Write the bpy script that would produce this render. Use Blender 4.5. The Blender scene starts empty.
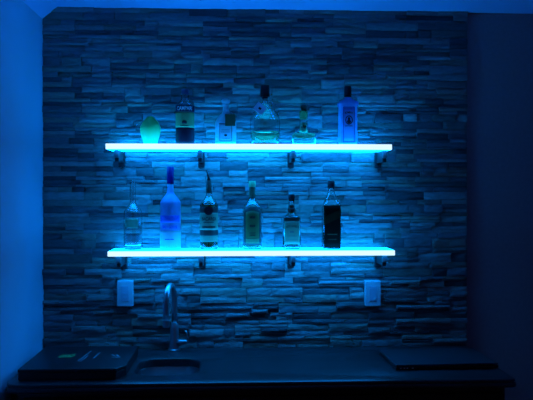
import bpy, bmesh, math, random
from mathutils import Vector, Matrix, noise
random.seed(11)
SC = bpy.context.scene
COL = SC.collection

# ------------------------------------------------------------------ camera
CAM = Vector((0.0, -3.13, 1.60)); F = 700.0
YAW = math.atan(31.5 / F); PITCH = math.radians(0.6)
cd = bpy.data.cameras.new('camera'); cam = bpy.data.objects.new('camera', cd); COL.objects.link(cam)
cd.sensor_width = 36; cd.lens = F * 36 / 533; cd.clip_start = 0.05
cam.location = CAM; cam.rotation_euler = (math.pi / 2 - PITCH, 0, -YAW)
SC.camera = cam
# ------------------------------------------------------------------ world, exposure, lights
w = bpy.data.worlds.new('world'); SC.world = w; w.use_nodes = True
w.node_tree.nodes['Background'].inputs[0].default_value = (0.80, 0.42, 0.95, 1)
w.node_tree.nodes['Background'].inputs[1].default_value = 0.017
SC.view_settings.view_transform = 'Standard'; SC.view_settings.look = 'None'
SC.view_settings.gamma = 1; SC.view_settings.exposure = 0.0
SC.cycles.use_denoising = True
SC.cycles.max_bounces = 12; SC.cycles.transmission_bounces = 12; SC.cycles.transparent_max_bounces = 12
LED = (0.001, 0.27, 1.0)            # colour of the light of the shelves
FACE, EDGE, REAR = 10.5, 1.1, 42.0
# ------------------------------------------------------------------ helpers
_R = Matrix.Rotation(-YAW, 3, 'Z') @ Matrix.Rotation(math.pi / 2 - PITCH, 3, 'X')
def P(px, py, Y=None, Z=None):
    """a point of the real place: where the line of sight through a measured point meets the plane y=Y or z=Z"""
    d = _R @ Vector(((px - 266.5) / F, (200 - py) / F, -1))
    t = (Y - CAM.y) / d.y if Y is not None else (Z - CAM.z) / d.z
    return CAM + d * t

def mat(name, col, rough=0.5, metal=0.0, trans=0.0, ior=1.45, emit=None, es=0.0, spec=None, nscale=None, namt=0.15, bump=0.0, bscale=200, coat=0.0):
    m = bpy.data.materials.new(name); m.use_nodes = True
    nt = m.node_tree; b = nt.nodes['Principled BSDF']
    b.inputs['Base Color'].default_value = (*col, 1); b.inputs['Roughness'].default_value = rough
    b.inputs['Metallic'].default_value = metal; b.inputs['Transmission Weight'].default_value = trans
    b.inputs['IOR'].default_value = ior; b.inputs['Coat Weight'].default_value = coat
    if spec is not None: b.inputs['Specular IOR Level'].default_value = spec
    if emit:
        b.inputs['Emission Color'].default_value = (*emit, 1); b.inputs['Emission Strength'].default_value = es
    tc = nt.nodes.new('ShaderNodeTexCoord')
    if nscale:
        n = nt.nodes.new('ShaderNodeTexNoise'); n.inputs['Scale'].default_value = nscale; n.inputs['Detail'].default_value = 4
        nt.links.new(tc.outputs['Object'], n.inputs['Vector'])
        mx = nt.nodes.new('ShaderNodeMix'); mx.data_type = 'RGBA'
        mx.inputs[6].default_value = (*[c * (1 - namt) for c in col], 1); mx.inputs[7].default_value = (*[min(1, c * (1 + namt)) for c in col], 1)
        nt.links.new(n.outputs['Fac'], mx.inputs[0]); nt.links.new(mx.outputs[2], b.inputs['Base Color'])
    if bump:
        n2 = nt.nodes.new('ShaderNodeTexNoise'); n2.inputs['Scale'].default_value = bscale
        nt.links.new(tc.outputs['Object'], n2.inputs['Vector'])
        bp = nt.nodes.new('ShaderNodeBump'); bp.inputs['Strength'].default_value = bump; bp.inputs['Distance'].default_value = 0.002
        nt.links.new(n2.outputs['Fac'], bp.inputs['Height']); nt.links.new(bp.outputs[0], b.inputs['Normal'])
    return m

def link(name, me, m=None, parent=None, smooth=False):
    if isinstance(me, bmesh.types.BMesh):
        bmesh.ops.recalc_face_normals(me, faces=me.faces)
        d = bpy.data.meshes.new(name); me.to_mesh(d); me.free(); me = d
    o = bpy.data.objects.new(name, me); COL.objects.link(o)
    if m: me.materials.append(m)
    if parent: o.parent = parent
    if smooth:
        for p in me.polygons: p.use_smooth = True
    return o
def sharp(o, deg=40):
    me = o.data
    for p in me.polygons: p.use_smooth = True
    bm = bmesh.new(); bm.from_mesh(me)
    for e in bm.edges:
        if len(e.link_faces) == 2 and e.calc_face_angle(0) > math.radians(deg): e.smooth = False
    bm.to_mesh(me); bm.free(); return o
def thing(name, label, cat, loc=(0, 0, 0), rz=0, group=None):
    o = bpy.data.objects.new(name, None); COL.objects.link(o); o.empty_display_size = .02
    o.location = loc; o.rotation_euler = (0, 0, rz); o['label'] = label; o['category'] = cat
    if group: o['group'] = group
    return o
def struct(name, bm, m, parent=None):
    o = link(name, bm, m, parent); o['kind'] = 'structure'; return o
def box(bm, x0, x1, y0, y1, z0, z1, bev=0, seg=2):
    r = bmesh.ops.create_cube(bm, size=1)
    vs = r['verts']
    for v in vs:
        v.co = Vector(((x0 + x1) / 2 + v.co.x * (x1 - x0), (y0 + y1) / 2 + v.co.y * (y1 - y0), (z0 + z1) / 2 + v.co.z * (z1 - z0)))
    if bev:
        es = {e for v in vs for e in v.link_edges}
        bmesh.ops.bevel(bm, geom=list(es), offset=bev, segments=seg, profile=.5, affect='EDGES')
def nb(*a, **k):
    bm = bmesh.new(); box(bm, *a, **k); return bm
def tube(bm, pts, rad, n=16, cap=True):
    pts = [Vector(p) for p in pts]
    rad = rad if isinstance(rad, (list, tuple)) else [rad] * len(pts)
    t0 = (pts[1] - pts[0]).normalized(); up = Vector((0, 0, 1)) if abs(t0.z) < .9 else Vector((1, 0, 0))
    a = t0.cross(up).normalized(); rings = []
    for i, p in enumerate(pts):
        t = (pts[min(i + 1, len(pts) - 1)] - pts[max(i - 1, 0)]).normalized()
        a = (a - t * a.dot(t)).normalized(); b = t.cross(a)
        rings.append([bm.verts.new(p + (a * math.cos(2 * math.pi * k / n) + b * math.sin(2 * math.pi * k / n)) * rad[i]) for k in range(n)])
    for r0, r1 in zip(rings, rings[1:]):
        for k in range(n): bm.faces.new((r0[k], r0[(k + 1) % n], r1[(k + 1) % n], r1[k]))
    if cap: bm.faces.new(rings[0]); bm.faces.new(rings[-1])

def sq(t, rx, ry, e):
    """a point on a cross-section between circle (e=2) and rounded square (e large)"""
    c, s = math.cos(t), math.sin(t)
    k = (abs(c) ** e + abs(s) ** e) ** (-1 / e)
    return rx * k * c, ry * k * s
def loft(bm, prof, n=48, closed_top=True, closed_bot=True):
    """prof: list of (z, rx, ry, e)"""
    rings = []
    for z, rx, ry, e in prof:
        rings.append([bm.verts.new((*sq(2 * math.pi * k / n, rx, ry, e), z)) for k in range(n)])
    for r0, r1 in zip(rings, rings[1:]):
        for k in range(n): bm.faces.new((r0[k], r0[(k + 1) % n], r1[(k + 1) % n], r1[k]))
    if closed_bot: bm.faces.new(rings[0])
    if closed_top: bm.faces.new(rings[-1])
def smooth_prof(p, m=5):
    """Catmull-Rom through the profile points whose last item is 's', straight otherwise"""
    out = []
    for i in range(len(p) - 1):
        a, b = p[i], p[i + 1]
        if len(b) > 4:
            p0 = p[i - 1] if i and len(a) > 4 else a; p3 = p[i + 2] if i + 2 < len(p) and len(p[i + 2]) > 4 else b
            for k in range(m):
                t = k / m
                out.append(tuple(max(0.0005 if j in (1, 2) else -9, .5 * (2 * a[j] + (b[j] - p0[j]) * t + (2 * p0[j] - 5 * a[j] + 4 * b[j] - p3[j]) * t * t + (3 * a[j] - p0[j] - 3 * b[j] + p3[j]) * t ** 3)) for j in range(4)))
        else: out.append(tuple(a[:4]))
    out.append(tuple(p[-1][:4])); return out
def interp(prof, z):
    for a, b in zip(prof, prof[1:]):
        if a[0] <= z <= b[0] and b[0] > a[0]:
            t = (z - a[0]) / (b[0] - a[0]); return tuple(a[j] + (b[j] - a[j]) * t for j in (1, 2, 3))
    return prof[-1][1:4] if z > prof[-1][0] else prof[0][1:4]
def glass_body(prof, th=0.0028, base=0.006):
    """a hollow vessel, open at the mouth: outer skin, rim, inner skin"""
    bm = bmesh.new(); z0 = prof[0][0]
    inner = [(max(p[0], z0 + base), p[1] - th, p[2] - th, p[3]) for p in prof if p[0] > z0 + base - 1e-6 and p[1] - th > .001]
    r = interp(prof, z0 + base)
    inner = [(z0 + base, (r[0] - th) * .8, (r[1] - th) * .8, r[2]), (z0 + base + .002, r[0] - th, r[1] - th, r[2])] + [q for q in inner if q[0] > z0 + base + .003]
    loft(bm, prof + inner[::-1]); return bm
def liquid(prof, z1, th=0.0034, base=0.0066):
    z0 = prof[0][0] + base
    pts = [z0] + [p[0] for p in prof if z0 + .003 < p[0] < z1 - .001] + [z1]
    pr = []
    for i, z in enumerate(pts):
        r = interp(prof, z); k = .8 if i == 0 else 1
        pr.append((z, (r[0] - th) * k, (r[1] - th) * k, r[2]))
        if i == 0: pr.append((z + .002, r[0] - th, r[1] - th, r[2]))
    bm = bmesh.new(); loft(bm, pr); return bm
def wrap(prof, z0, z1, a0, a1, off=.0006, n=24, m=8, th=.0003, arch=0.0):
    """a label: a thin curved sheet on the outside of a vessel, angles in degrees about the front (0 = towards the room)"""
    bm = bmesh.new(); G = []
    for lay in (off, off + th):
        g = []
        for j in range(m + 1):
            row = []
            for k in range(n + 1):
                u = k / n; a = math.radians(-90 + a0 + (a1 - a0) * u)
                top = z1 + arch * (1 - (2 * u - 1) ** 2) - arch
                z = z0 + (top - z0) * j / m
                rx, ry, e = interp(prof, z); x, y = sq(a, rx, ry, e); l = math.hypot(x, y)
                row.append(bm.verts.new((x * (1 + lay / l), y * (1 + lay / l), z)))
            g.append(row)
        G.append(g)
    for g in G:
        for j in range(m):
            for k in range(n): bm.faces.new((g[j][k], g[j][k + 1], g[j + 1][k + 1], g[j + 1][k]))
    a, b = G
    for k in range(n):
        bm.faces.new((a[0][k], a[0][k + 1], b[0][k + 1], b[0][k])); bm.faces.new((a[m][k], a[m][k + 1], b[m][k + 1], b[m][k]))
    for j in range(m):
        bm.faces.new((a[j][0], a[j + 1][0], b[j + 1][0], b[j][0])); bm.faces.new((a[j][n], a[j + 1][n], b[j + 1][n], b[j][n]))
    return bm
def text_mesh(s, size, width=None):
    c = bpy.data.curves.new('t', 'FONT'); c.body = s; c.size = size; c.align_x = 'CENTER'; c.align_y = 'CENTER'; c.offset = size * .015; c.extrude = .0001
    o = bpy.data.objects.new('t', c); COL.objects.link(o)
    dg = bpy.context.evaluated_depsgraph_get()
    me = bpy.data.meshes.new_from_object(o.evaluated_get(dg)); bpy.data.objects.remove(o)
    bm = bmesh.new(); bm.from_mesh(me)
    bmesh.ops.subdivide_edges(bm, edges=[e for e in bm.edges if e.calc_length() > size * .3], cuts=2)
    if width:
        xs = [v.co.x for v in bm.verts]; k = width / (max(xs) - min(xs))
        for v in bm.verts: v.co.x *= k
    return bm
def text_on(prof, s, size, z, width=None, off=.0014, bend=0.0, slant=0.0, parent=None, m=None, name='lettering'):
    bm = text_mesh(s, size, width)
    for v in bm.verts:
        x, h, d = v.co.x, v.co.y, v.co.z
        zz = z + h - bend * x * x + slant * x
        rx, ry, e = interp(prof, zz)
        a = -math.pi / 2 + x / (rx * (1.0 if e < 3 else 1.15)); px, py = sq(a, rx, ry, e)
        if e > 3: px = x; 
        l = math.hypot(px, py); k = 1 + (off + d) / l
        if e > 3: v.co = (x, -ry - off - d, zz)
        else: v.co = (px * k, py * k, zz)
    return link(name, bm, m, parent)
def strokes(prof, rows, m, parent, off=.0016, name='lettering'):
    """rows of small worn print marks: (z, half width, height)"""
    rnd = random.Random(len(rows) * 7 + int(1000 * prof[0][1]))
    for z, hw, h in rows:
        x = -hw; bm = bmesh.new()
        while x < hw - .001:
            ww = rnd.uniform(.0018, .0045)
            x1 = min(x + ww, hw); rx, ry, e = interp(prof, z)
            if e > 3: c = Vector(((x + x1) / 2, -ry - off, z)); a = 0
            else:
                a = ((x + x1) / 2) / rx; c = Vector((math.sin(a) * (rx + off), -math.cos(a) * (ry + off), z))
            r = bmesh.ops.create_cube(bm, size=1)['verts']
            for v in r:
                q = Vector((v.co.x * (x1 - x), v.co.y * .0003, v.co.z * h)); q.rotate(Matrix.Rotation(a, 3, 'Z')); v.co = c + q
            x = x1 + .001
        link('printed_line', bm, m, parent)

# ------------------------------------------------------------------ materials
M = {}
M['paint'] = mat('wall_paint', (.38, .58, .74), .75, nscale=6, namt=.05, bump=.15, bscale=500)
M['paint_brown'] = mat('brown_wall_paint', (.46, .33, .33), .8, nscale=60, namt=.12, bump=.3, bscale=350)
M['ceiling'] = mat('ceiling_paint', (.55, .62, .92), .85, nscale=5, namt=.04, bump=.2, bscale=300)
M['floor'] = mat('floor_boards', (.12, .08, .06), .5, nscale=3, namt=.3)
M['granite'] = mat('dark_granite', (.022, .025, .028), .28, nscale=140, namt=.6, spec=.5)
M['wood'] = mat('espresso_wood', (.012, .008, .007), .35, nscale=20, namt=.3)
M['steel'] = mat('brushed_steel', (.55, .56, .58), .28, 1.0)
M['chrome'] = mat('satin_nickel', (.34, .36, .38), .32, .9)
M['bracket'] = mat('dark_bracket_metal', (.012, .012, .013), .5)
M['bracket_nose'] = mat('brushed_nose_cap', (.12, .12, .13), .5, .5)
M['plate'] = mat('white_plastic', (.40, .44, .50), .45)
M['plate_in'] = mat('white_plastic_insert', (.34, .36, .46), .4)
M['black'] = mat('black_plastic', (.012, .012, .013), .35)
M['blackcase'] = mat('black_case', (.014, .015, .018), .38, bump=.1)
M['laptop'] = mat('laptop_lid', (.045, .05, .06), .35, .3)
M['greenprint'] = mat('green_print', (.07, .22, .06), .5)
M['whiteprint'] = mat('pale_print', (.45, .45, .45), .5)
M['glass'] = mat('clear_glass', (.93, .97, .97), .02, trans=1.0)
M['indicator'] = mat('bright_metal', (.9, .9, .85), .4)

def glow(name, col, st):
    m = bpy.data.materials.new(name); m.use_nodes = True; nt = m.node_tree
    b = nt.nodes['Principled BSDF']; b.inputs['Base Color'].default_value = (.8, .85, .9, 1); b.inputs['Roughness'].default_value = .4
    b.inputs['Emission Color'].default_value = (*col, 1); b.inputs['Emission Strength'].default_value = st
    return m
M['glow_panel'] = glow('lit_frosted_acrylic', LED, FACE)
M['glow_edge'] = glow('lit_acrylic_front_edge', (.68, .95, 1.0), EDGE)
M['glow_strip'] = glow('led_strip', LED, REAR)

# stone: a shade of its own for every stone
ms = bpy.data.materials.new('split_face_stone'); ms.use_nodes = True; nt = ms.node_tree; b = nt.nodes['Principled BSDF']
b.inputs['Roughness'].default_value = .62
at = nt.nodes.new('ShaderNodeAttribute'); at.attribute_name = 'shade'
tc = nt.nodes.new('ShaderNodeTexCoord'); mp = nt.nodes.new('ShaderNodeMapping'); mp.inputs['Scale'].default_value = (1, 1, 3.5)
n1 = nt.nodes.new('ShaderNodeTexNoise'); n1.inputs['Scale'].default_value = 34; n1.inputs['Detail'].default_value = 6
mr = nt.nodes.new('ShaderNodeMapRange'); mr.inputs[3].default_value = .6; mr.inputs[4].default_value = 1.38
mx = nt.nodes.new('ShaderNodeMix'); mx.data_type = 'RGBA'; mx.blend_type = 'MULTIPLY'; mx.inputs[0].default_value = 1
nt.links.new(tc.outputs['Object'], mp.inputs[0]); nt.links.new(mp.outputs[0], n1.inputs['Vector']); nt.links.new(n1.outputs['Fac'], mr.inputs[0])
nt.links.new(at.outputs['Color'], mx.inputs[6]); nt.links.new(mr.outputs[0], mx.inputs[7]); nt.links.new(mx.outputs[2], b.inputs['Base Color'])
n2 = nt.nodes.new('ShaderNodeTexNoise'); n2.inputs['Scale'].default_value = 90; n2.inputs['Detail'].default_value = 5
bp = nt.nodes.new('ShaderNodeBump'); bp.inputs['Strength'].default_value = .6; bp.inputs['Distance'].default_value = .005
nt.links.new(mp.outputs[0], n2.inputs['Vector']); nt.links.new(n2.outputs['Fac'], bp.inputs['Height']); nt.links.new(bp.outputs[0], b.inputs['Normal'])
M['stone'] = ms

# ------------------------------------------------------------------ the room
YW = 0.018                                   # plane of the painted wall behind the stone
XL = P(43, 180, Y=0).x; XS = P(467, 180, Y=0).x; ZC = P(260, 9.5, Y=0).z
XR, YB, ZK = 2.9, -3.6, 0.91
struct('floor', nb(XL - .1, XR + .1, YB, YW + .1, -.1, 0), M['floor'])
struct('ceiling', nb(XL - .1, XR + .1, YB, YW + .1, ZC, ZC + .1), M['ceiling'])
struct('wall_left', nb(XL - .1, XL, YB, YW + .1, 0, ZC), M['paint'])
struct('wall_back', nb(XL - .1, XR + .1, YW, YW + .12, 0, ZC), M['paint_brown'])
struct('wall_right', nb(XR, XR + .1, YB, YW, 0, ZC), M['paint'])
# sloped strip between left wall and ceiling
a = P(43, 19, Y=0); c = P(58, 8, Y=0)
bm = bmesh.new()
tri = [(XL, a.z), (c.x, ZC), (XL, ZC)]
v0 = [bm.verts.new((x, YW, z)) for x, z in tri]; v1 = [bm.verts.new((x, YB, z)) for x, z in tri]
bm.faces.new(v0); bm.faces.new(v1[::-1])
for i in range(3): bm.faces.new((v0[i], v0[(i + 1) % 3], v1[(i + 1) % 3], v1[i]))
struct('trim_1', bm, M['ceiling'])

# stone cladding: one wall surface of split-face strips
def stone_wall():
    bm = bmesh.new(); lay = bm.loops.layers.color.new('shade')
    rnd = random.Random(5)
    SH = [(.30, .33, .34), (.26, .29, .30), (.34, .36, .35), (.22, .255, .26), (.36, .36, .33), (.28, .32, .30), (.19, .22, .23), (.33, .37, .37), (.38, .40, .39)]
    def stone(x0, x1, z0, z1):
        tz = rnd.uniform(-.07, .10); tx = rnd.uniform(-.012, .012)
        pr = rnd.choice((0, .002, .004, .006, .008, .011, .016)) + rnd.uniform(0, .003)
        if z0 > 1.27: pr *= .5; tz *= .5
        col = rnd.choice(SH); k = rnd.uniform(.90, 1.1); col = [min(.9, c * k * q_) for c, q_ in zip(col, (1.5, 1.38, 1.38))]
        nx = max(3, int((x1 - x0) / .011)); nz = max(2, int((z1 - z0) / .009)); off = rnd.uniform(0, 50)
        g = []
        for j in range(nz + 1):
            row = []
            for i in range(nx + 1):
                u, v = i / nx, j / nz; x = x0 + (x1 - x0) * u; z = z0 + (z1 - z0) * v
                q = Vector((x * 16 + off, off, z * 42))
                h = noise.fractal(q, 1.0, 2.0, 3) * .0030
                edge = min(u * (x1 - x0), (1 - u) * (x1 - x0), v * (z1 - z0), (1 - v) * (z1 - z0))
                r = .0022 * (1 - min(1, edge / .005))
                y = -pr - h - (v - .5) * tz * (z1 - z0) - (u - .5) * tx + r
                y = max(-.026, min(y, .008))
                jx = jz = 0
                if j == nz or j == 0: jz = noise.noise(Vector((x * 30, off, j))) * .0012
                row.append(bm.verts.new((x + jx, y, z + jz)))
            g.append(row)
        fs = []
        for j in range(nz):
            for i in range(nx): fs.append(bm.faces.new((g[j][i], g[j][i + 1], g[j + 1][i + 1], g[j + 1][i])))
        rim = g[0] + [g[j][nx] for j in range(1, nz + 1)] + g[nz][-2::-1] + [g[j][0] for j in range(nz - 1, 0, -1)]
        bk = [bm.verts.new((v.co.x, .012, v.co.z)) for v in rim]
        L = len(rim)
        for i in range(L): fs.append(bm.faces.new((rim[i], bk[i], bk[(i + 1) % L], rim[(i + 1) % L])))
        for f in fs:
            for lp in f.loops: lp[lay] = (*col, 1)
    z = 0.90
    while z < ZC - .005:
        H = rnd.choice((.046, .052, .058, .066)); H = min(H, ZC - z)
        if ZC - (z + H) < .03: H = ZC - z
        x = XL
        while x < XS - .001:
            Wd = rnd.uniform(.12, .40)
            if XS - (x + Wd) < .08: Wd = XS - x
            sp = rnd.choice(((.33, .34, .33), (.33, .34, .33), (.6, .4), (.4, .6), (.5, .5), (.25, .4, .35), (.62, .38)))
            zz = z
            for s in sp:
                h = H * s; xx = x
                while xx < x + Wd - .001:
                    l = rnd.uniform(.06, .26)
                    if x + Wd - (xx + l) < .045: l = x + Wd - xx
                    stone(xx + .0006, xx + l - .0006, zz + .0005, zz + h - .0005); xx += l
                zz += h
            x += Wd
        z += H
    box(bm, XL, XS, .0115, YW, .90, ZC)
    for f in bm.faces:
        if f.calc_area() > .1:
            for lp in f.loops: lp[lay] = (.05, .05, .05, 1)
    d = bpy.data.meshes.new('wall_stone'); bm.to_mesh(d); bm.free()
    d.materials.append(M['stone']); o = bpy.data.objects.new('wall_stone', d); COL.objects.link(o); o['kind'] = 'structure'
stone_wall()

# ------------------------------------------------------------------ worktop and cabinet
YF = P(260, 383.5, Z=ZK - .004).y
XW = P(518, 383, Z=ZK - .012).x
XLF = max(P(7, 380, Z=ZK - .01).x, XL + .014)
R1 = .05
def wk_outline(off):
    pts = []
    pts.append((XL + .001, -.024))
    # left side runs along the wall then curves in to the front corner
    cx, cy, r = XLF + .13, YF + .19, .13
    pts += [(XL + .001, -.12), (XL + .001, cy + .12)]
    for k in range(9):
        t = k / 8; x = XL + .001 + (XLF + off - XL) * (t * t * (3 - 2 * t)); y = cy + .10 - .16 * t
        pts.append((x, y))
    cx, cy, r = XLF + .055, YF + .055, .055
    for k in range(9):
        a = math.pi + math.pi / 2 * k / 8; pts.append((cx + (r - off) * math.cos(a), cy + (r - off) * math.sin(a)))
    cx, cy, r = XW - .02, YF + .02, .02
    for k in range(7):
        a = 1.5 * math.pi + math.pi / 2 * k / 6; pts.append((cx + (r - off) * math.cos(a), cy + (r - off) * math.sin(a)))
    pts += [(XW - off, -.3), (XW - off, -.024)]
    return pts
SX0, SX1 = P(136.5, 366, Z=ZK).x, P(200.5, 366, Z=ZK).x
SY0, SY1 = P(168, 375.5, Z=ZK).y, P(168, 358.5, Z=ZK).y
def sink_loop(off, z, r=.075, n=10):
    pts = []
    for cx, cy, a0 in ((SX1 - r, SY1 - r, 0), (SX0 + r, SY1 - r, 90), (SX0 + r, SY0 + r, 180), (SX1 - r, SY0 + r, 270)):
        for k in range(n + 1):
            a = math.radians(a0 + 90 * k / n); pts.append((cx + (r + off) * math.cos(a), cy + (r + off) * math.sin(a), z))
    return pts
bm = bmesh.new()
prof = [(.007, ZK), (.003, ZK - .0015), (.001, ZK - .006), (.001, ZK - .009), (.004, ZK - .011), (.004, ZK - .013), (0, ZK - .0145), (-.003, ZK - .019), (-.0035, ZK - .024), (-.002, ZK - .029), (.004, ZK - .032)]
rings = [[bm.verts.new((x, y, z)) for x, y in wk_outline(o)] for o, z in prof]
for r0, r1 in zip(rings, rings[1:]):
    for k in range(len(r0)): bm.faces.new((r0[k], r1[k], r1[(k + 1) % len(r0)], r0[(k + 1) % len(r0)]))
hl = [[bm.verts.new(p) for p in sink_loop(o, z)] for o, z in ((0, ZK), (-.003, ZK - .003), (-.003, ZK - .032))]
for r0, r1 in zip(hl, hl[1:]):
    for k in range(len(r0)): bm.faces.new((r0[k], r1[k], r1[(k + 1) % len(r0)], r0[(k + 1) % len(r0)]))
def es(r): return [bm.edges.get((r[k], r[(k + 1) % len(r)])) for k in range(len(r))]
bmesh.ops.triangle_fill(bm, edges=es(rings[0]) + es(hl[0]), use_beauty=True)
bmesh.ops.triangle_fill(bm, edges=es(rings[-1]) + es(hl[-1]), use_beauty=True)
wt = sharp(link('worktop', bm, M['granite']), 50)
wt['label'] = 'dark polished stone bar worktop with a rounded front corner and an undermount sink cutout'; wt['category'] = 'worktop'
# sink bowl
sk = thing('sink', 'small undermount steel bar sink sunk into the dark worktop', 'sink', ((SX0 + SX1) / 2, (SY0 + SY1) / 2, ZK - .19))
def rel(o, p): 
    for v in o.data.vertices: v.co -= p.location
bm = bmesh.new(); LP = [(.012, ZK - .0325), (.001, ZK - .0325), (0, ZK - .036), (-.003, ZK - .10), (-.008, ZK - .155), (-.03, ZK - .178), (-.06, ZK - .182)]
rr = [[bm.verts.new(p) for p in sink_loop(o, z)] for o, z in LP]
for r0, r1 in zip(rr, rr[1:]):
    for k in range(len(r0)): bm.faces.new((r0[k], r1[k], r1[(k + 1) % len(r0)], r0[(k + 1) % len(r0)]))
bm.faces.new(rr[-1])
o = link('bowl', bm, M['steel'], sk, True); rel(o, sk)
md = o.modifiers.new('s', 'SOLIDIFY'); md.thickness = .0015; md.offset = 1
bm = bmesh.new(); loft(bm, [(.0085, .02, .02, 2), (.012, .045, .045, 2), (.0135, .045, .045, 2), (.0135, .038, .038, 2), (.010, .03, .03, 2)], 32)
link('drain', bm, M['chrome'], sk, True)

cb = thing('bar_cabinet', 'espresso wood bar cabinet under the dark worktop', 'cabinet', ((XLF + XW) / 2, (YF - .02) / 2, 0))
cx0, cx1, cy0 = XL + .004, XW - .03, YF + .045
bm = bmesh.new()
box(bm, XLF + .05, cx1, cy0 + .03, -.03, .09, .70); box(bm, XLF + .05, cx1, cy0, cy0 + .02, .70, ZK - .034)
box(bm, XLF + .05, SX0 - .05, cy0 + .02, -.03, .70, ZK - .034); box(bm, SX1 + .05, cx1, cy0 + .02, -.03, .70, ZK - .034)
box(bm, cx0, XLF + .052, YF + .25, -.03, 0, ZK - .034)
# rounded left end
bmn = 10
for k in range(bmn):
    a0 = math.pi + math.pi / 2 * k / bmn; a1 = math.pi + math.pi / 2 * (k + 1) / bmn
    c0 = (XLF + .05, cy0 + .045)
    q = [c0, (c0[0] + .045 * math.cos(a0), c0[1] + .045 * math.sin(a0)), (c0[0] + .045 * math.cos(a1), c0[1] + .045 * math.sin(a1))]
    lo = [bm.verts.new((*p, 0.0)) for p in q]; hi = [bm.verts.new((*p, ZK - .034)) for p in q]
    bm.faces.new(lo[::-1]); bm.faces.new(hi)
    for i in range(3): bm.faces.new((lo[i], lo[(i + 1) % 3], hi[(i + 1) % 3], hi[i]))
box(bm, XLF + .005, XLF + .05, cy0 + .045, YF + .25, 0, ZK - .034)
o = link('body', bm, M['wood'], cb); rel(o, cb)
o = link('toe_kick', nb(XLF + .05, cx1 - .01, cy0 + .08, cy0 + .10, 0, .09), M['black'], cb); rel(o, cb)
nd = 4; wd = (cx1 - XLF - .05 - .02) / nd
for k in range(nd):
    x0 = XLF + .06 + k * wd
    bm = nb(x0 + .002, x0 + wd - .002, cy0 - .020, cy0 - .0005, .11, ZK - .06, bev=.002)
    dr = link('door', bm, M['wood'], cb)
    hx = x0 + (wd - .03 if k % 2 == 0 else .03)
    h = bmesh.new(); tube(h, [(hx, cy0 - .021, ZK - .12), (hx, cy0 - .05, ZK - .12), (hx, cy0 - .05, ZK - .24), (hx, cy0 - .021, ZK - .24)], .005, 10)
    ho = link('handle', h, M['steel'], dr); rel(dr, cb); rel(ho, cb)

# ------------------------------------------------------------------ lit shelves with brackets
SY = -.205; SBK = -.042
def shelf(yt, xl, xr, th, brk, label, yb):
    a = P(xl, yt, Y=SY); b_ = P(xr, yt, Y=SY); z1 = P((xl + xr) / 2, yt - .9, Y=SY).z
    x0, x1 = a.x, b_.x
    s = thing('glass_shelf', label, 'shelf', ((x0 + x1) / 2, SY / 2, z1 - th))
    cxx = (x0 + x1) / 2
    o = link('panel', nb(x0 + .001, x1 - .001, SY + .003, SBK, z1 - th, z1, bev=.0008), M['glow_panel'], s); rel(o, s)
    e = bmesh.new(); box(e, x0, x1, SY, SY + .003, z1 - th, z1, bev=.0008)
    r_ = bmesh.new(); box(r_, x0 + .03, x1 - .03, SBK, SBK + .003, z1 - th + .004, z1 - .004)
    led = link('led_strip', r_, M['glow_strip'], s); rel(led, s)
    o = link('front_edge', e, M['glow_edge'], s); rel(o, s)
    for px in brk:
        bx = P(px, yb, Y=-.15).x
        yf = SY + .035
        bm = bmesh.new(); box(bm, bx - .0085, bx + .0085, yf + .012, -.010, z1 - th - .050, z1 - th - .0005, bev=.003)
        box(bm, bx - .014, bx + .014, -.030, -.010, z1 - th - .070, z1 - th - .0005, bev=.002)
        o = link('bracket', bm, M['bracket'], s); rel(o, s)
        bm = bmesh.new(); box(bm, bx - .0105, bx + .0105, yf, yf + .014, z1 - th - .034, z1 - th - .0005, bev=.006, seg=4)
        n = link('nose_cap', bm, M['bracket_nose'], o, True); rel(n, s)
    return s, z1
BRK = (117, 200, 293, 384)
_, Z1 = shelf(144.8, 105.5, 392.0, .023, BRK, 'upper glowing acrylic shelf, nearer the ceiling, with the green bulging decanter on it', 158)
_, Z2 = shelf(251.9, 107.5, 395.0, .021, (119, 201, 293, 384), 'lower glowing acrylic shelf above the outlets, with the frosted vodka bottle on it', 262)

# ------------------------------------------------------------------ cover plates
def plate(px, py, label, rocker):
    p = P(px, py, Y=-.03)
    t = thing('outlet_cover', label, 'outlet', (p.x, -.022, p.z))
    link('cover_plate', nb(-.035, .035, -.014, .022, -.057, .057, bev=.003), M['plate'], t)
    link('receptacle', nb(-.0165, .0165, -.0165, -.0135, -.0335, .0335, bev=.001), M['plate_in'], t)
    if rocker: link('button', nb(-.006, .006, -.018, -.016, -.004, .006, bev=.0006), M['plate_in'], t)
    else: link('button', nb(.002, .010, -.018, -.016, -.030, -.018, bev=.0006), M['plate'], t)
plate(125, 293.5, 'pale rectangular outlet cover on the stone, nearer the faucet', True)
plate(373, 293.5, 'pale rectangular outlet cover on the stone, above the closed laptop', False)

# ------------------------------------------------------------------ faucet
fb = P(174.5, 350, Z=ZK)
fa = thing('faucet', 'chrome gooseneck faucet with side lever behind the sink', 'faucet', (fb.x, fb.y, ZK), math.radians(-8))
k = .00437
bm = bmesh.new(); loft(bm, [(0, .027, .027, 2), (.004, .027, .027, 2), (.007, .022, .022, 2), (.012, .0205, .0205, 2), (.10, .0185, .0185, 2), (.115, .0165, .0165, 2), (.122, .0135, .0135, 2)], 32)
sharp(link('body', bm, M['chrome'], fa))
bm = bmesh.new(); pts = [(0, 0, .12), (0, 0, .18), (0, 0, .225)]; rr_ = .066
for j in range(1, 17):
    a = math.pi * j / 16 * 1.02; pts.append((-.006 * j / 16, -rr_ + rr_ * math.cos(a), .225 + rr_ * math.sin(a)))
ex = pts[-1]; pts += [(ex[0], ex[1] + .001, .19), (ex[0], ex[1] + .002, .15)]
tube(bm, pts, [.0125] * (len(pts) - 2) + [.0125, .0130], 24)
link('spout', bm, M['chrome'], fa, True)
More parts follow.
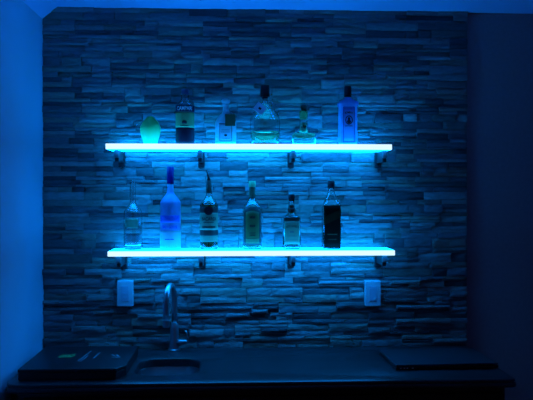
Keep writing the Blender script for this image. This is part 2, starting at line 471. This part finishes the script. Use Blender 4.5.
bm = bmesh.new(); tube(bm, [(ex[0], ex[1] + .002, .155), (ex[0], ex[1] + .003, .125)], .0150, 20)
sharp(link('spray_head', bm, M['chrome'], fa))
bm = bmesh.new(); tube(bm, [(.012, -.004, .036), (.030, -.006, .036), (.048, -.008, .038), (.060, -.010, .041)], [.014, .0135, .012, .008], 20)
lv = link('lever_hub', bm, M['chrome'], fa, True)
bm = bmesh.new(); tube(bm, [(.056, -.010, .040), (.062, -.012, .055), (.058, -.012, .075), (.052, -.012, .088)], [.004, .0032, .003, .0042], 12)
link('lever', bm, M['chrome'], lv, True)

# ------------------------------------------------------------------ black box on the left, laptop on the right
q = P(17.5, 370.0, Z=ZK + .040); q2 = P(113, 371.0, Z=ZK + .040); qb = P(45, 347, Z=ZK + .04)
X0, X1, Y0, Y1 = q.x, P(120, 375, Z=ZK + .04).x, q.y + .004, min(qb.y, -.12)
pc = thing('storage_case', 'large flat black case with faint green and pale print lying beside the sink', 'case', ((X0 + X1) / 2, (Y0 + Y1) / 2, ZK + .0005))
hw, hd = (X1 - X0) / 2, (Y1 - Y0) / 2
def slab(hw, hd, z0, z1, ch, bev=.002):
    bm = bmesh.new(); P2 = [(-hw, -hd), (hw - ch * .55, -hd), (hw, -hd + ch), (hw, hd), (-hw, hd)]
    lo = [bm.verts.new((x, y, z0)) for x, y in P2]; hi = [bm.verts.new((x, y, z1)) for x, y in P2]
    bm.faces.new(lo[::-1]); bm.faces.new(hi)
    for i in range(5): bm.faces.new((lo[i], lo[(i + 1) % 5], hi[(i + 1) % 5], hi[i]))
    bmesh.ops.bevel(bm, geom=bm.edges[:], offset=bev, segments=2, profile=.5, affect='EDGES'); return bm
link('base', slab(hw, hd, 0, .027, .055), M['blackcase'], pc)
link('lid', slab(hw + .001, hd + .001, .0285, .040, .055), M['blackcase'], pc)
zt = .0402
def flat_mark(name, poly, m, th=.0004):
    bm = bmesh.new(); lo = [bm.verts.new((x, y, zt)) for x, y in poly]; hi = [bm.verts.new((x, y, zt + th)) for x, y in poly]
    bm.faces.new(lo[::-1]); bm.faces.new(hi); n = len(poly)
    for i in range(n): bm.faces.new((lo[i], lo[(i + 1) % n], hi[(i + 1) % n], hi[i]))
    return link(name, bm, m, pc)
def lp(px, py): v = P(px, py, Z=ZK + .041); return (v.x - pc.location.x, v.y - pc.location.y)
o = flat_mark('emblem', [lp(58, 356.5), lp(63, 354.2), lp(68, 354.6), lp(76, 353.6), lp(75, 356), lp(70, 357.6), lp(64, 357.2), lp(59, 358.2)], M['greenprint']); o['label'] = 'green printed emblem'
rn = random.Random(3); fp = mat('faint_print', (.22, .22, .25), .5)
for (xa, ya, xb, yb) in ((78, 361, 91, 351), (80.5, 361.5, 88, 355.5), (94, 358, 100, 352.5), (112, 354.5, 116, 356.5), (111.5, 357, 118.5, 357.6), (117, 354.5, 119, 357.5)):
    A, B = Vector(lp(xa, ya)), Vector(lp(xb, yb)); d = (B - A); L = d.length; bm = bmesh.new(); d.normalize(); n = Vector((-d.y, d.x)); t = 0
    while t < L:
        l = rn.uniform(.006, .014); a_, b2 = A + d * t, A + d * min(L, t + l)
        h = .004
        lo = [bm.verts.new((*v, zt)) for v in (a_ - n * h, b2 - n * h, b2 + n * h, a_ + n * h)]; hi = [bm.verts.new((v.co.x, v.co.y, zt + .0004)) for v in lo]
        bm.faces.new(lo[::-1]); bm.faces.new(hi)
        for i in range(4): bm.faces.new((lo[i], lo[(i + 1) % 4], hi[(i + 1) % 4], hi[i]))
        t += l + .004
    link('printed_line', bm, fp, pc)

lf = P(396, 367.5, Z=ZK + .012); lr = P(497, 364.5, Z=ZK + .012)
ang = math.atan2(lr.y - lf.y, lr.x - lf.x) * .4
lw, ld = lr.x - lf.x, .27
cxy = Vector((lf.x, lf.y)) + Matrix.Rotation(ang, 2) @ Vector((lw / 2, ld / 2))
lt = thing('laptop', 'closed dark laptop lying at the free end of the worktop', 'laptop', (cxy.x, cxy.y, ZK + .0005), ang)
link('base', nb(-lw / 2, lw / 2, -ld / 2, ld / 2, .003, .013, bev=.002), M['black'], lt)
link('lid', nb(-lw / 2, lw / 2, -ld / 2 + .002, ld / 2, .014, .021, bev=.003), M['laptop'], lt)
for sx in (-1, 1):
    for sy in (-1, 1):
        link('foot', nb(sx * (lw / 2 - .03) - .008, sx * (lw / 2 - .03) + .008, sy * (ld / 2 - .03) - .008, sy * (ld / 2 - .03) + .008, 0, .0032), M['black'], lt)
for j, xx in enumerate((.016, .030, .042, .062)):
    link('indicator', nb(-lw / 2 + xx, -lw / 2 + xx + (.006 if j < 3 else .008), -ld / 2 - .0006, -ld / 2 + .001, .006, .0095), M['indicator'], lt)
link('hinge', nb(-lw / 4, lw / 4, ld / 2 - .004, ld / 2 + .002, .0132, .0138), M['black'], lt)

# ------------------------------------------------------------------ bottles
S = (3.13 - .105) / F
YB_ = -.105
def place(px, zt_): 
    p = P(px, 200, Y=YB_); return (p.x, YB_, zt_ + .0003)
def pr(base, rows, depth=1.0):
    """rows: (pixels above the base, half width in pixels, exponent[, smooth]) -> profile in metres"""
    out = []
    for r in rows:
        q = (r[0] * S, r[1] * S, r[1] * S * (depth if r[2] > 2.6 else 1), r[2])
        out.append(q + ('s',) if len(r) > 3 else q)
    return smooth_prof(out)
def cap(p, z0, z1, r, m, name='cap', e=2, top=None):
    bm = bmesh.new(); t = top or r
    loft(bm, [(z0, r * .98, r * .98, e), (z0 + .001, r, r, e), (z1 - .002, t, t, e), (z1, t * .9, t * .9, e)], 32)
    return sharp(link(name, bm, m, p), 50)
G = M['glass']
amber = mat('amber_spirit', (.42, .20, .05), .0, trans=1.0, ior=1.36)
amberd = mat('dark_amber_spirit', (.10, .035, .008), .0, trans=1.0, ior=1.36)
redliq = mat('red_bitter', (.03, .006, .02), .0, trans=.6, ior=1.36)
clearliq = mat('clear_spirit', (.92, .97, .95), .0, trans=1.0, ior=1.34)
greenliq = mat('green_tinted_spirit', (.35, .9, .45), .0, trans=1.0, ior=1.34)
paper = mat('cream_label', (.25, .28, .22), .6); paperd = mat('dark_label', (.03, .035, .03), .5)
ink = mat('black_ink', (.012, .014, .02), .5); inkw = mat('white_ink', (.75, .75, .75), .5)
teal = mat('pale_green_label', (.20, .30, .11), .55)
blackcap = mat('black_cap', (.01, .009, .012), .35)

# 1 green bulb bottle
gm = mat('green_frosted_glass', (.14, .90, .32), .35, trans=.45, ior=1.4)
t = thing('decanter', 'squat bulging green glass decanter at the end of the upper shelf', 'decanter', place(150.5, Z1))
p1 = pr(0, [(0, 5.5, 2), (.6, 6.2, 2), (5, 7.8, 2, 's'), (10, 9.3, 2, 's'), (15, 10.2, 2, 's'), (19, 9.6, 2, 's'), (23, 7.4, 2, 's'), (26.3, 4.6, 2, 's'), (27.6, 3.2, 2, 's')])
link('vessel', glass_body(p1, .003, .012), gm, t, True)
bm = bmesh.new(); loft(bm, [(26.8 * S, .008, .008, 2), (27.7 * S, .0142, .0142, 2), (28.3 * S, .010, .010, 2), (28.7 * S, .003, .003, 2)], 20); link('stopper', bm, gm, t, True)
bm = bmesh.new(); tube(bm, [(-.026, 0, .097), (-.036, -.002, .097), (-.052, -.004, .090), (-.062, -.004, .088)], [.0028, .0028, .0028, .0042], 10); link('pouring_spout', bm, G, t, True)
for v in t.children: pass

# 2 Campari
t = thing('liqueur_bottle', 'square-shouldered dark red bitters bottle with CAMPARI across its dark band', 'bottle', place(185.2, Z1))
p2 = pr(0, [(0, 8.2, 2.2), (.5, 9.0, 2.2), (2, 9.2, 2.2), (36, 9.2, 2.2), (39, 8.9, 2.2, 's'), (42, 6.6, 2.2, 's'), (45, 4.2, 2, 's'), (49, 3.7, 2, 's'), (53, 3.6, 2)])
link('glass', glass_body(p2), G, t, True); link('contents', liquid(p2, 30 * S), redliq, t, True)
link('label', wrap(p2, 17 * S, 32.5 * S, -80, 80), teal, t, True)['label'] = 'pale green paper label'
bandm = mat('navy_band', (.015, .012, .04), .5)
link('brand_band', wrap(p2, 32.5 * S, 39.3 * S, -88, 88, off=.0012), bandm, t, True)
text_on(p2, 'CAMPARI', 5.4 * S, 35.6 * S, 15.0 * S, off=.0022, parent=t, m=inkw)
bm = wrap(p2, 0.6 * S, 17 * S, -88, 88, off=.0005); link('lower_label', bm, mat('deep_red_label', (.025, .004, .012), .4), t, True)
bm = wrap(p2, 20.6 * S, 23.8 * S, -14, 14, off=.0012, n=8, m=4, arch=.004); link('emblem', bm, ink, t, True)
strokes(p2, [(18.6 * S, 4 * S, .8 * S)], ink, t)
cap(t, 50 * S, 55 * S, 3.9 * S, mat('blue_screw_cap', (.05, .10, .2), .3))

# 3 round-shouldered tequila with tag
t = thing('tequila_bottle', 'clear squat bottle with round glass stopper and dark tag on its neck', 'bottle', place(225.8, Z1))
p3 = pr(0, [(0, 9.6, 4), (.6, 10.3, 4), (3, 10.5, 4), (20, 10.4, 4, 's'), (25, 9.4, 3.4, 's'), (29, 6.8, 2.6, 's'), (32, 4.0, 2, 's'), (34.5, 2.9, 2, 's'), (39, 2.9, 2), (40.2, 3.4, 2), (41, 3.4, 2)], .8)
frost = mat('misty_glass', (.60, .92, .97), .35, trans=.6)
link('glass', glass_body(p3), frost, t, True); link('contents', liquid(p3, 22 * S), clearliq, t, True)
bm = bmesh.new(); loft(bm, smooth_prof([(40.5 * S, 2.4 * S, 2.4 * S, 2), (41.3 * S, 2.4 * S, 2.4 * S, 2), (42 * S, 3.9 * S, 3.9 * S, 2, 's'), (44.2 * S, 4.4 * S, 4.4 * S, 2, 's'), (46 * S, 3.4 * S, 3.4 * S, 2, 's'), (46.7 * S, 1.2 * S, 1.2 * S, 2, 's')]), 32); link('stopper', bm, frost, t, True)
lb = mat('clear_printed_label', (.25, .42, .45), .5)
link('label', wrap(p3, 4 * S, 21 * S, -32, 32), mat('frosted_label', (.5, .7, .75), .5, trans=.5), t, True)
bm = bmesh.new()
for z0, z1, hw_ in ((3.7, 4.1, 6), (20.9, 21.3, 6)): box(bm, -hw_ * S, hw_ * S, -p3[5][2] - .0022, -p3[5][2] - .0017, z0 * S, z1 * S)
for sx in (-6, 5.7): box(bm, sx * S, (sx + .35) * S, -p3[5][2] - .0022, -p3[5][2] - .0017, 3.7 * S, 21.3 * S)
link('label_border', bm, ink, t)
strokes(p3, [(12.6 * S, 4.5 * S, .5 * S), (14.6 * S, 4.0 * S, .5 * S), (6.4 * S, 4 * S, .5 * S)], ink, t)
bm = bmesh.new(); bmesh.ops.create_uvsphere(bm, u_segments=12, v_segments=8, radius=1)
for v in bm.verts: v.co = Vector((v.co.x * 1.5 * S, -10.4 * S * .8 - .0022 + v.co.y * .0006, 9.4 * S + v.co.z * 1.1 * S))
link('emblem', bm, ink, t, True)
tgm = mat('dark_green_tag', (.035, .07, .03), .6)
bm = nb(-.5 * S, 9.6 * S, -.0402, -.0388, 18.5 * S, 30 * S, bev=.0005)
tg = link('neck_tag', bm, tgm, t)
bm = bmesh.new(); tube(bm, [(0, -.0135, 34 * S), (2 * S, -.024, 32.5 * S), (4 * S, -.0395, 29.5 * S)], .0007, 6); tube(bm, [(1, -.0135, 34 * S) if 0 else (2.5 * S, -.011, 34 * S), (6 * S, -.026, 32 * S), (7 * S, -.0395, 29.5 * S)], .0007, 6); link('string', bm, inkw, tg)

# 4 large clear jug
t = thing('glass_jug', 'large round clear jug with tall black stopper and a pale neck tag', 'jug', place(265.0, Z1))
p4 = pr(0, [(0, 11, 2), (.8, 12.4, 2), (4, 14.3, 2, 's'), (10, 15.0, 2, 's'), (18, 15.1, 2, 's'), (27, 14.6, 2, 's'), (33, 11.6, 2, 's'), (38, 7.5, 2, 's'), (42, 3.6, 2, 's'), (45, 2.3, 2, 's'), (48, 2.2, 2), (49, 2.9, 2), (50, 2.9, 2)])
link('glass', glass_body(p4, .0022), G, t, True); link('contents', liquid(p4, 13.5 * S, .0028), greenliq, t, True)['label'] = 'shallow green tinted liquid'
cap(t, 48.6 * S, 60 * S, 4.6 * S, blackcap, 'stopper')
cap(t, 46.6 * S, 48.6 * S, 3.0 * S, blackcap, 'stopper_collar')
bm = bmesh.new(); box(bm, -.023, .023, -.0006, .0006, -.023, .023, bev=.0004)
tg = link('neck_tag', bm, mat('pale_tag', (.75, .88, .92), .4), t)
tg.location = (-5.6 * S, -.052, 35.5 * S); tg.rotation_euler = (math.radians(-24), math.radians(38), 0)
bm = bmesh.new(); box(bm, -.006, .006, -.0010, -.0006, -.005, .005); link('emblem', bm, ink, tg)
bm = bmesh.new(); tube(bm, [(1.8 * S, 0, 44 * S), (6 * S, 0, 44.2 * S), (9.5 * S, 0, 41.5 * S), (12.5 * S, 0, 36.5 * S), (13.4 * S, 0, 30 * S)], [.004, .0035, .003, .003, .004], 12); link('handle', bm, G, t, True)

# 5 low wide decanter with tall green neck
t = thing('decanter', 'low wide clear decanter with a tall green tinted neck on the upper shelf', 'decanter', place(303.5, Z1))
p5 = pr(0, [(0, 11.4, 4), (.6, 12.2, 4), (10.6, 12.4, 4), (11.6, 12.0, 4), (12.0, 10.5, 4), (12.6, 6.4, 3, 's'), (15, 4.5, 2, 's'), (22, 4.0, 2, 's'), (27, 3.7, 2, 's'), (31, 4.1, 2, 's'), (34.5, 4.1, 2)], .8)
link('glass', glass_body(p5), G, t, True)
gr = mat('green_neck_glass', (.25, .80, .35), .1, trans=.75)
bm = wrap(p5, 26 * S, 34.3 * S, -180, 180, n=36); link('neck_sleeve', bm, gr, t, True)
link('contents', liquid(p5, 23 * S), greenliq, t, True)
bm = bmesh.new(); loft(bm, [(34.6 * S, 2.4 * S, 2.4 * S, 2), (36 * S, 2.6 * S, 2.6 * S, 2), (38.5 * S, 3.4 * S, 3.4 * S, 2), (40.5 * S, 2.4 * S, 2.4 * S, 2)], 24); link('stopper', bm, mat('dark_green_stopper', (.02, .08, .05), .4), t, True)

# 6 blue gin bottle
bg = mat('blue_glass', (.22, .60, .95), .3, trans=.65)
t = thing('gin_bottle', 'pale blue square gin bottle with black cap and portrait emblem', 'bottle', place(347.6, Z1))
p6 = pr(0, [(0, 8.2, 7), (.6, 8.9, 7), (3, 9.1, 7), (38.5, 9.0, 7), (40.3, 10.3, 7), (42.8, 10.3, 7), (44, 9.4, 6), (46, 6.0, 3, 's'), (47.5, 3.6, 2, 's'), (49.5, 3.2, 2)], .75)
link('glass', glass_body(p6), bg, t, True); 
cap(t, 48.6 * S, 59.5 * S, 3.7 * S, blackcap)
bm = bmesh.new()
for (x, w_) in ((-5.6, .5), (5.1, .5)): box(bm, x * S, (x + w_) * S, -.0345, -.0335, 3 * S, 38 * S)
box(bm, -5.6 * S, 5.6 * S, -.0345, -.0335, 37.6 * S, 38.2 * S); box(bm, -5.6 * S, 5.6 * S, -.0345, -.0335, 3 * S, 3.6 * S)
link('label_border', bm, mat('blue_print', (.01, .03, .25), .5), t)
link('label', wrap(p6, 3.2 * S, 38 * S, -31, 31, off=.0008), mat('pale_blue_panel', (.25, .60, .95), .4, trans=.6), t, True)
bm = bmesh.new(); q6 = []
for j in range(28):
    a_ = 2 * math.pi * j / 28
    for rr2 in ((3.6, 4.7),): q6.append((a_, rr2))
ring = [[bm.verts.new((rx * S * math.cos(a_), yy, 25 * S + rx * 1.22 * S * math.sin(a_))) for rx, yy in ((3.7, -.0362), (2.9, -.0362), (2.9, -.0354), (3.7, -.0354))] for a_, _ in q6]
for j in range(28):
    A, B = ring[j], ring[(j + 1) % 28]
    for i in range(4): bm.faces.new((A[i], A[(i + 1) % 4], B[(i + 1) % 4], B[i]))
for cx_, cz_, rx, rz in ((0, 26.3, 1.3, 1.6), (0, 23.4, 2.1, 1.8)):
    s0 = len(bm.verts); r_ = bmesh.ops.create_uvsphere(bm, u_segments=14, v_segments=8, radius=1)['verts']
    for v in r_: v.co = Vector((cx_ + v.co.x * rx * S, -.0358 + v.co.y * .0006, cz_ * S + v.co.z * rz * S))
link('portrait_emblem', bm, ink, t)
text_on(p6, 'BOMBAY', 2.6 * S, 32.6 * S, 8.2 * S, off=.0022, bend=9, parent=t, m=ink)
text_on(p6, 'SAPPHIRE', 1.7 * S, 19.2 * S, 7.6 * S, off=.0022, parent=t, m=ink)

# ---- lower shelf
# 7 clear carafe
t = thing('liquor_bottle', 'almost invisible clear bottle with a thick shining base, at the end of the lower shelf', 'bottle', place(133.0, Z2))
p7 = pr(0, [(0, 8.2, 2), (.8, 9, 2), (3, 9.1, 2), (34, 9.0, 2, 's'), (39, 8.2, 2, 's'), (43, 5.4, 2, 's'), (46, 3.2, 2, 's'), (50, 2.6, 2, 's'), (64, 2.4, 2), (65, 2.8, 2), (66.5, 2.8, 2)])
link('glass', glass_body(p7, .0022, 4.2 * S), G, t, True)
link('contents', liquid(p7, 26 * S, .0028, 4.5 * S), clearliq, t, True)
bm = bmesh.new(); loft(bm, [(66.6 * S, 2.2 * S, 2.2 * S, 2), (68 * S, 2.4 * S, 2.4 * S, 2), (68.4 * S, 1.6 * S, 1.6 * S, 2)], 20); link('stopper', bm, G, t, True)
link('label', wrap(p7, 21.5 * S, 31 * S, -50, 40), mat('sheer_green_label', (.25, .6, .4), .3, trans=.8), t, True)
# 8 frosted vodka
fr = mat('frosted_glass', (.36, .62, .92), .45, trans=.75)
t = thing('vodka_bottle', 'tall frosted vodka bottle with dark blue cap glowing at its base', 'bottle', place(170.4, Z2))
p8 = pr(0, [(0, 9.2, 2), (.6, 10, 2), (3, 10.2, 2), (42, 10.2, 2, 's'), (48, 9.4, 2, 's'), (52, 6.8, 2, 's'), (55, 4.4, 2, 's'), (58, 3.3, 2, 's'), (66, 3.1, 2)])
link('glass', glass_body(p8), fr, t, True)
cap(t, 65.2 * S, 82.3 * S, 3.5 * S, mat('cobalt_cap', (.008, .003, .13), .35))
link('lower_glow', wrap(p8, .8 * S, 19 * S, -88, 88, off=.0005), mat('pale_lower_glow', (.55, .98, .95), .5, trans=.6), t, True)  # pale wrap: shelf light glowing in the bottle's base, put into the colour
gb = mat('cobalt_print', (.02, .10, .75), .45)
link('goose_band', wrap(p8, 27 * S, 34 * S, -62, 62, m=4), mat('blue_band_print', (.05, .22, .9), .5, trans=.3), t, True)
bm = bmesh.new()
for j, (x, z) in enumerate(((-6.5, 30), (-3.5, 32), (-.5, 30.5), (2.5, 32.5), (5.5, 34), (7, 31))):
    a_ = x / 10.2; c_ = Vector((math.sin(a_) * (10.2 * S + .0014), -math.cos(a_) * (10.2 * S + .0014), z * S))
    for sx in (-1, 1):
        lo = [c_ + Vector((0, 0, -.002)), c_ + Vector((sx * .0075, .001, .004)), c_ + Vector((sx * .002, 0, .0025))]
        f_ = [bm.verts.new(v) for v in lo]; g_ = [bm.verts.new(v + Vector((0, -.0004, 0))) for v in lo]
        bm.faces.new(f_); bm.faces.new(g_[::-1])
        for i in range(3): bm.faces.new((f_[i], f_[(i + 1) % 3], g_[(i + 1) % 3], g_[i]))
link('flying_birds', bm, gb, t)
text_on(p8, 'GREY GOOSE', 3.8 * S, 22.5 * S, 16 * S, off=.0012, parent=t, m=gb)
strokes(p8, [(10.5 * S, 4.5 * S, .9 * S)], gb, t, .0012)
# 9 rum with pourer
t = thing('rum_bottle', 'rum bottle with black pouring spout and round dark badge above BACARDI lettering', 'bottle', place(209.0, Z2))
p9 = pr(0, [(0, 8.4, 2), (.6, 9.1, 2), (3, 9.3, 2), (40, 9.2, 2, 's'), (45, 8.7, 2, 's'), (49, 6.2, 2, 's'), (52, 3.8, 2, 's'), (55, 2.8, 2, 's'), (60, 2.6, 2)])
link('glass', glass_body(p9), G, t, True); link('contents', liquid(p9, 46 * S), mat('brown_rum', (.10, .13, .05), .0, trans=1.0, ior=1.36), t, True)
cap(t, 56 * S, 68.5 * S, 3.2 * S, mat('dark_collar', (.02, .05, .04), .4), 'neck_collar', top=2.4 * S)
bm = bmesh.new(); tube(bm, [(0, 0, 68 * S), (-.002, 0, 72 * S), (-.007, -.004, 76 * S), (-.013, -.008, 79.5 * S)], [.0085, .0040, .0026, .0024], 14); link('pouring_spout', bm, blackcap, t, True)
lg = mat('grey_paper_label', (.18, .28, .17), .6)
link('shoulder_label', wrap(p9, 36.5 * S, 41.5 * S, -75, 75), paperd, t, True)
link('label', wrap(p9, 19.5 * S, 36.5 * S, -75, 75), lg, t, True)
link('lower_label', wrap(p9, 8 * S, 14 * S, -70, 70), lg, t, True)
link('dark_band', wrap(p9, 14 * S, 19.5 * S, -75, 75), paperd, t, True)
bm = bmesh.new(); r_ = bmesh.ops.create_cone(bm, segments=28, radius1=4.2 * S, radius2=4.2 * S, depth=.0016, cap_ends=True)['verts']
for v in r_: v.co = Vector((v.co.x, -9.3 * S - .0022 + v.co.z, 38.5 * S + v.co.y))
bd = link('round_badge', bm, mat('dark_red_badge', (.06, .008, .02), .4), t)
bm = bmesh.new()
for sx in (-1, 1):
    pts = [(0, -.003), (.004, -.006), (.011, -.001), (.012, .006), (.006, .003), (0, .005)]
    f_ = [bm.verts.new((sx * x, -9.3 * S - .0034, 38.5 * S + z)) for x, z in pts]; g_ = [bm.verts.new((v.co.x, v.co.y + .0004, v.co.z)) for v in f_]
    bm.faces.new(f_); bm.faces.new(g_[::-1]); n = 6
    for i in range(n): bm.faces.new((f_[i], f_[(i + 1) % n], g_[(i + 1) % n], g_[i]))
link('bat_emblem', bm, ink, bd)
text_on(p9, 'BACARDI', 4.6 * S, 30.4 * S, 15 * S, off=.0014, parent=t, m=ink)
strokes(p9, [(27 * S, 5 * S, .8 * S), (22.5 * S, 7 * S, 1.6 * S)], ink, t)
# 10 gold-green tequila
t = thing('tequila_bottle', 'slim rounded bottle with green cap and a large dark arched label', 'bottle', place(252.2, Z2))
p10 = pr(0, [(0, 8.8, 2.8), (.6, 9.5, 2.8), (3, 9.6, 2.8), (38, 9.6, 2.8, 's'), (43, 8.6, 2.6, 's'), (47, 5.6, 2.2, 's'), (50, 3.5, 2, 's'), (54, 2.9, 2, 's'), (62, 2.8, 2)], .85)
link('glass', glass_body(p10), G, t, True); link('contents', liquid(p10, 40 * S), mat('pale_gold_spirit', (.55, .62, .35), .0, trans=1.0, ior=1.36), t, True)
cap(t, 62.1 * S, 68 * S, 3.5 * S, mat('green_cap', (.16, .50, .24), .4))
bm = wrap(p10, 51.5 * S, 62 * S, -180, 180, n=36); link('neck_sleeve', bm, mat('dark_green_sleeve', (.03, .12, .07), .5), t, True)
link('label', wrap(p10, 4 * S, 41.5 * S, -52, 52, arch=.012), mat('black_green_label', (.02, .05, .04), .5), t, True)
link('label_panel', wrap(p10, 6 * S, 38.5 * S, -37, 37, off=.0014, arch=.008), mat('olive_panel', (.08, .15, .045), .55), t, True)
pnl = mat('pale_panel', (.12, .22, .09), .55); link('lower_panel', wrap(p10, 6.5 * S, 11 * S, -36, 36, off=.0022), pnl, t, True)
strokes(p10, [(32 * S, 5 * S, 2.2 * S), (23.5 * S, 2.5 * S, 2.2 * S), (16.5 * S, 5 * S, .9 * S), (14.3 * S, 5 * S, 1.2 * S)], ink, t, .0026)
# 11 Jack Daniel's
t = thing('whiskey_bottle', 'short square whiskey bottle with black cap and pale JACK DANIEL\'S label', 'bottle', place(291.5, Z2))
p11 = pr(0, [(0, 7.8, 6), (.6, 8.5, 6), (2, 8.7, 6), (29.5, 8.7, 6), (32, 8.3, 6, 's'), (34, 5.6, 3.4, 's'), (36, 3.6, 2, 's'), (39, 3.9, 2, 's'), (42, 3.4, 2, 's'), (45, 2.8, 2, 's'), (49.5, 2.7, 2)], .9)
link('glass', glass_body(p11), G, t, True); link('contents', liquid(p11, 44 * S), amberd, t, True)
cap(t, 49.4 * S, 54.8 * S, 3.5 * S, blackcap)
link('neck_sleeve', wrap(p11, 37 * S, 41 * S, -180, 180, n=36), paperd, t, True)
pl = mat('grey_green_label', (.17, .28, .16), .55)
link('label', wrap(p11, 5.2 * S, 28.0 * S, -43, 43), pl, t, True)
link('shoulder_label', wrap(p11, 28.2 * S, 32 * S, -43, 43), mat('brown_black_label', (.025, .022, .012), .5), t, True)
text_on(p11, "JACK DANIEL'S", 3.1 * S, 23.2 * S, 13.6 * S, off=.0014, bend=7, parent=t, m=ink)
strokes(p11, [(17.5 * S, 2 * S, 2 * S), (13.4 * S, 5 * S, .6 * S), (9.5 * S, 6 * S, .6 * S)], mat('grey_ink', (.08, .13, .12), .5), t)
# 12 dark square whisky
t = thing('whisky_bottle', 'tall square whisky bottle filled with dark liquid, slanted label and black cap', 'bottle', place(331.2, Z2))
p12 = pr(0, [(0, 8.2, 7), (.6, 8.9, 7), (2, 9.1, 7), (43.5, 9.1, 7), (45, 8.7, 6, 's'), (49, 6.4, 3.6, 's'), (54, 4.4, 2.4, 's'), (59, 3.0, 2, 's'), (62, 2.7, 2)], .95)
link('glass', glass_body(p12), G, t, True); link('contents', liquid(p12, 43 * S), mat('near_black_whisky', (.012, .006, .002), .1, trans=.3, ior=1.36), t, True)
cap(t, 61.6 * S, 68.4 * S, 3.6 * S, blackcap)
bm = bmesh.new(); yy = -9.1 * .95 * S - .0008
vs = [(-8.6, 24), (8.6, 32), (8.6, 40), (-8.6, 32)]
f_ = [bm.verts.new((x * S, yy, z * S)) for x, z in vs]; g_ = [bm.verts.new((x * S, yy - .0004, z * S)) for x, z in vs]
bm.faces.new(f_); bm.faces.new(g_[::-1])
for i in range(4): bm.faces.new((f_[i], f_[(i + 1) % 4], g_[(i + 1) % 4], g_[i]))
link('slanted_label', bm, mat('black_gold_label', (.03, .02, .008), .6, spec=.1), t)
link('label', wrap(p12, 1.5 * S, 43.6 * S, -44, 44, off=.0003), mat('black_paper', (.008, .006, .004), .6, spec=.05), t, True)
strokes(p12, [(15 * S, 5 * S, 1.0 * S), (10 * S, 4 * S, .6 * S)], mat('dull_gold_ink', (.09, .07, .03), .5), t)
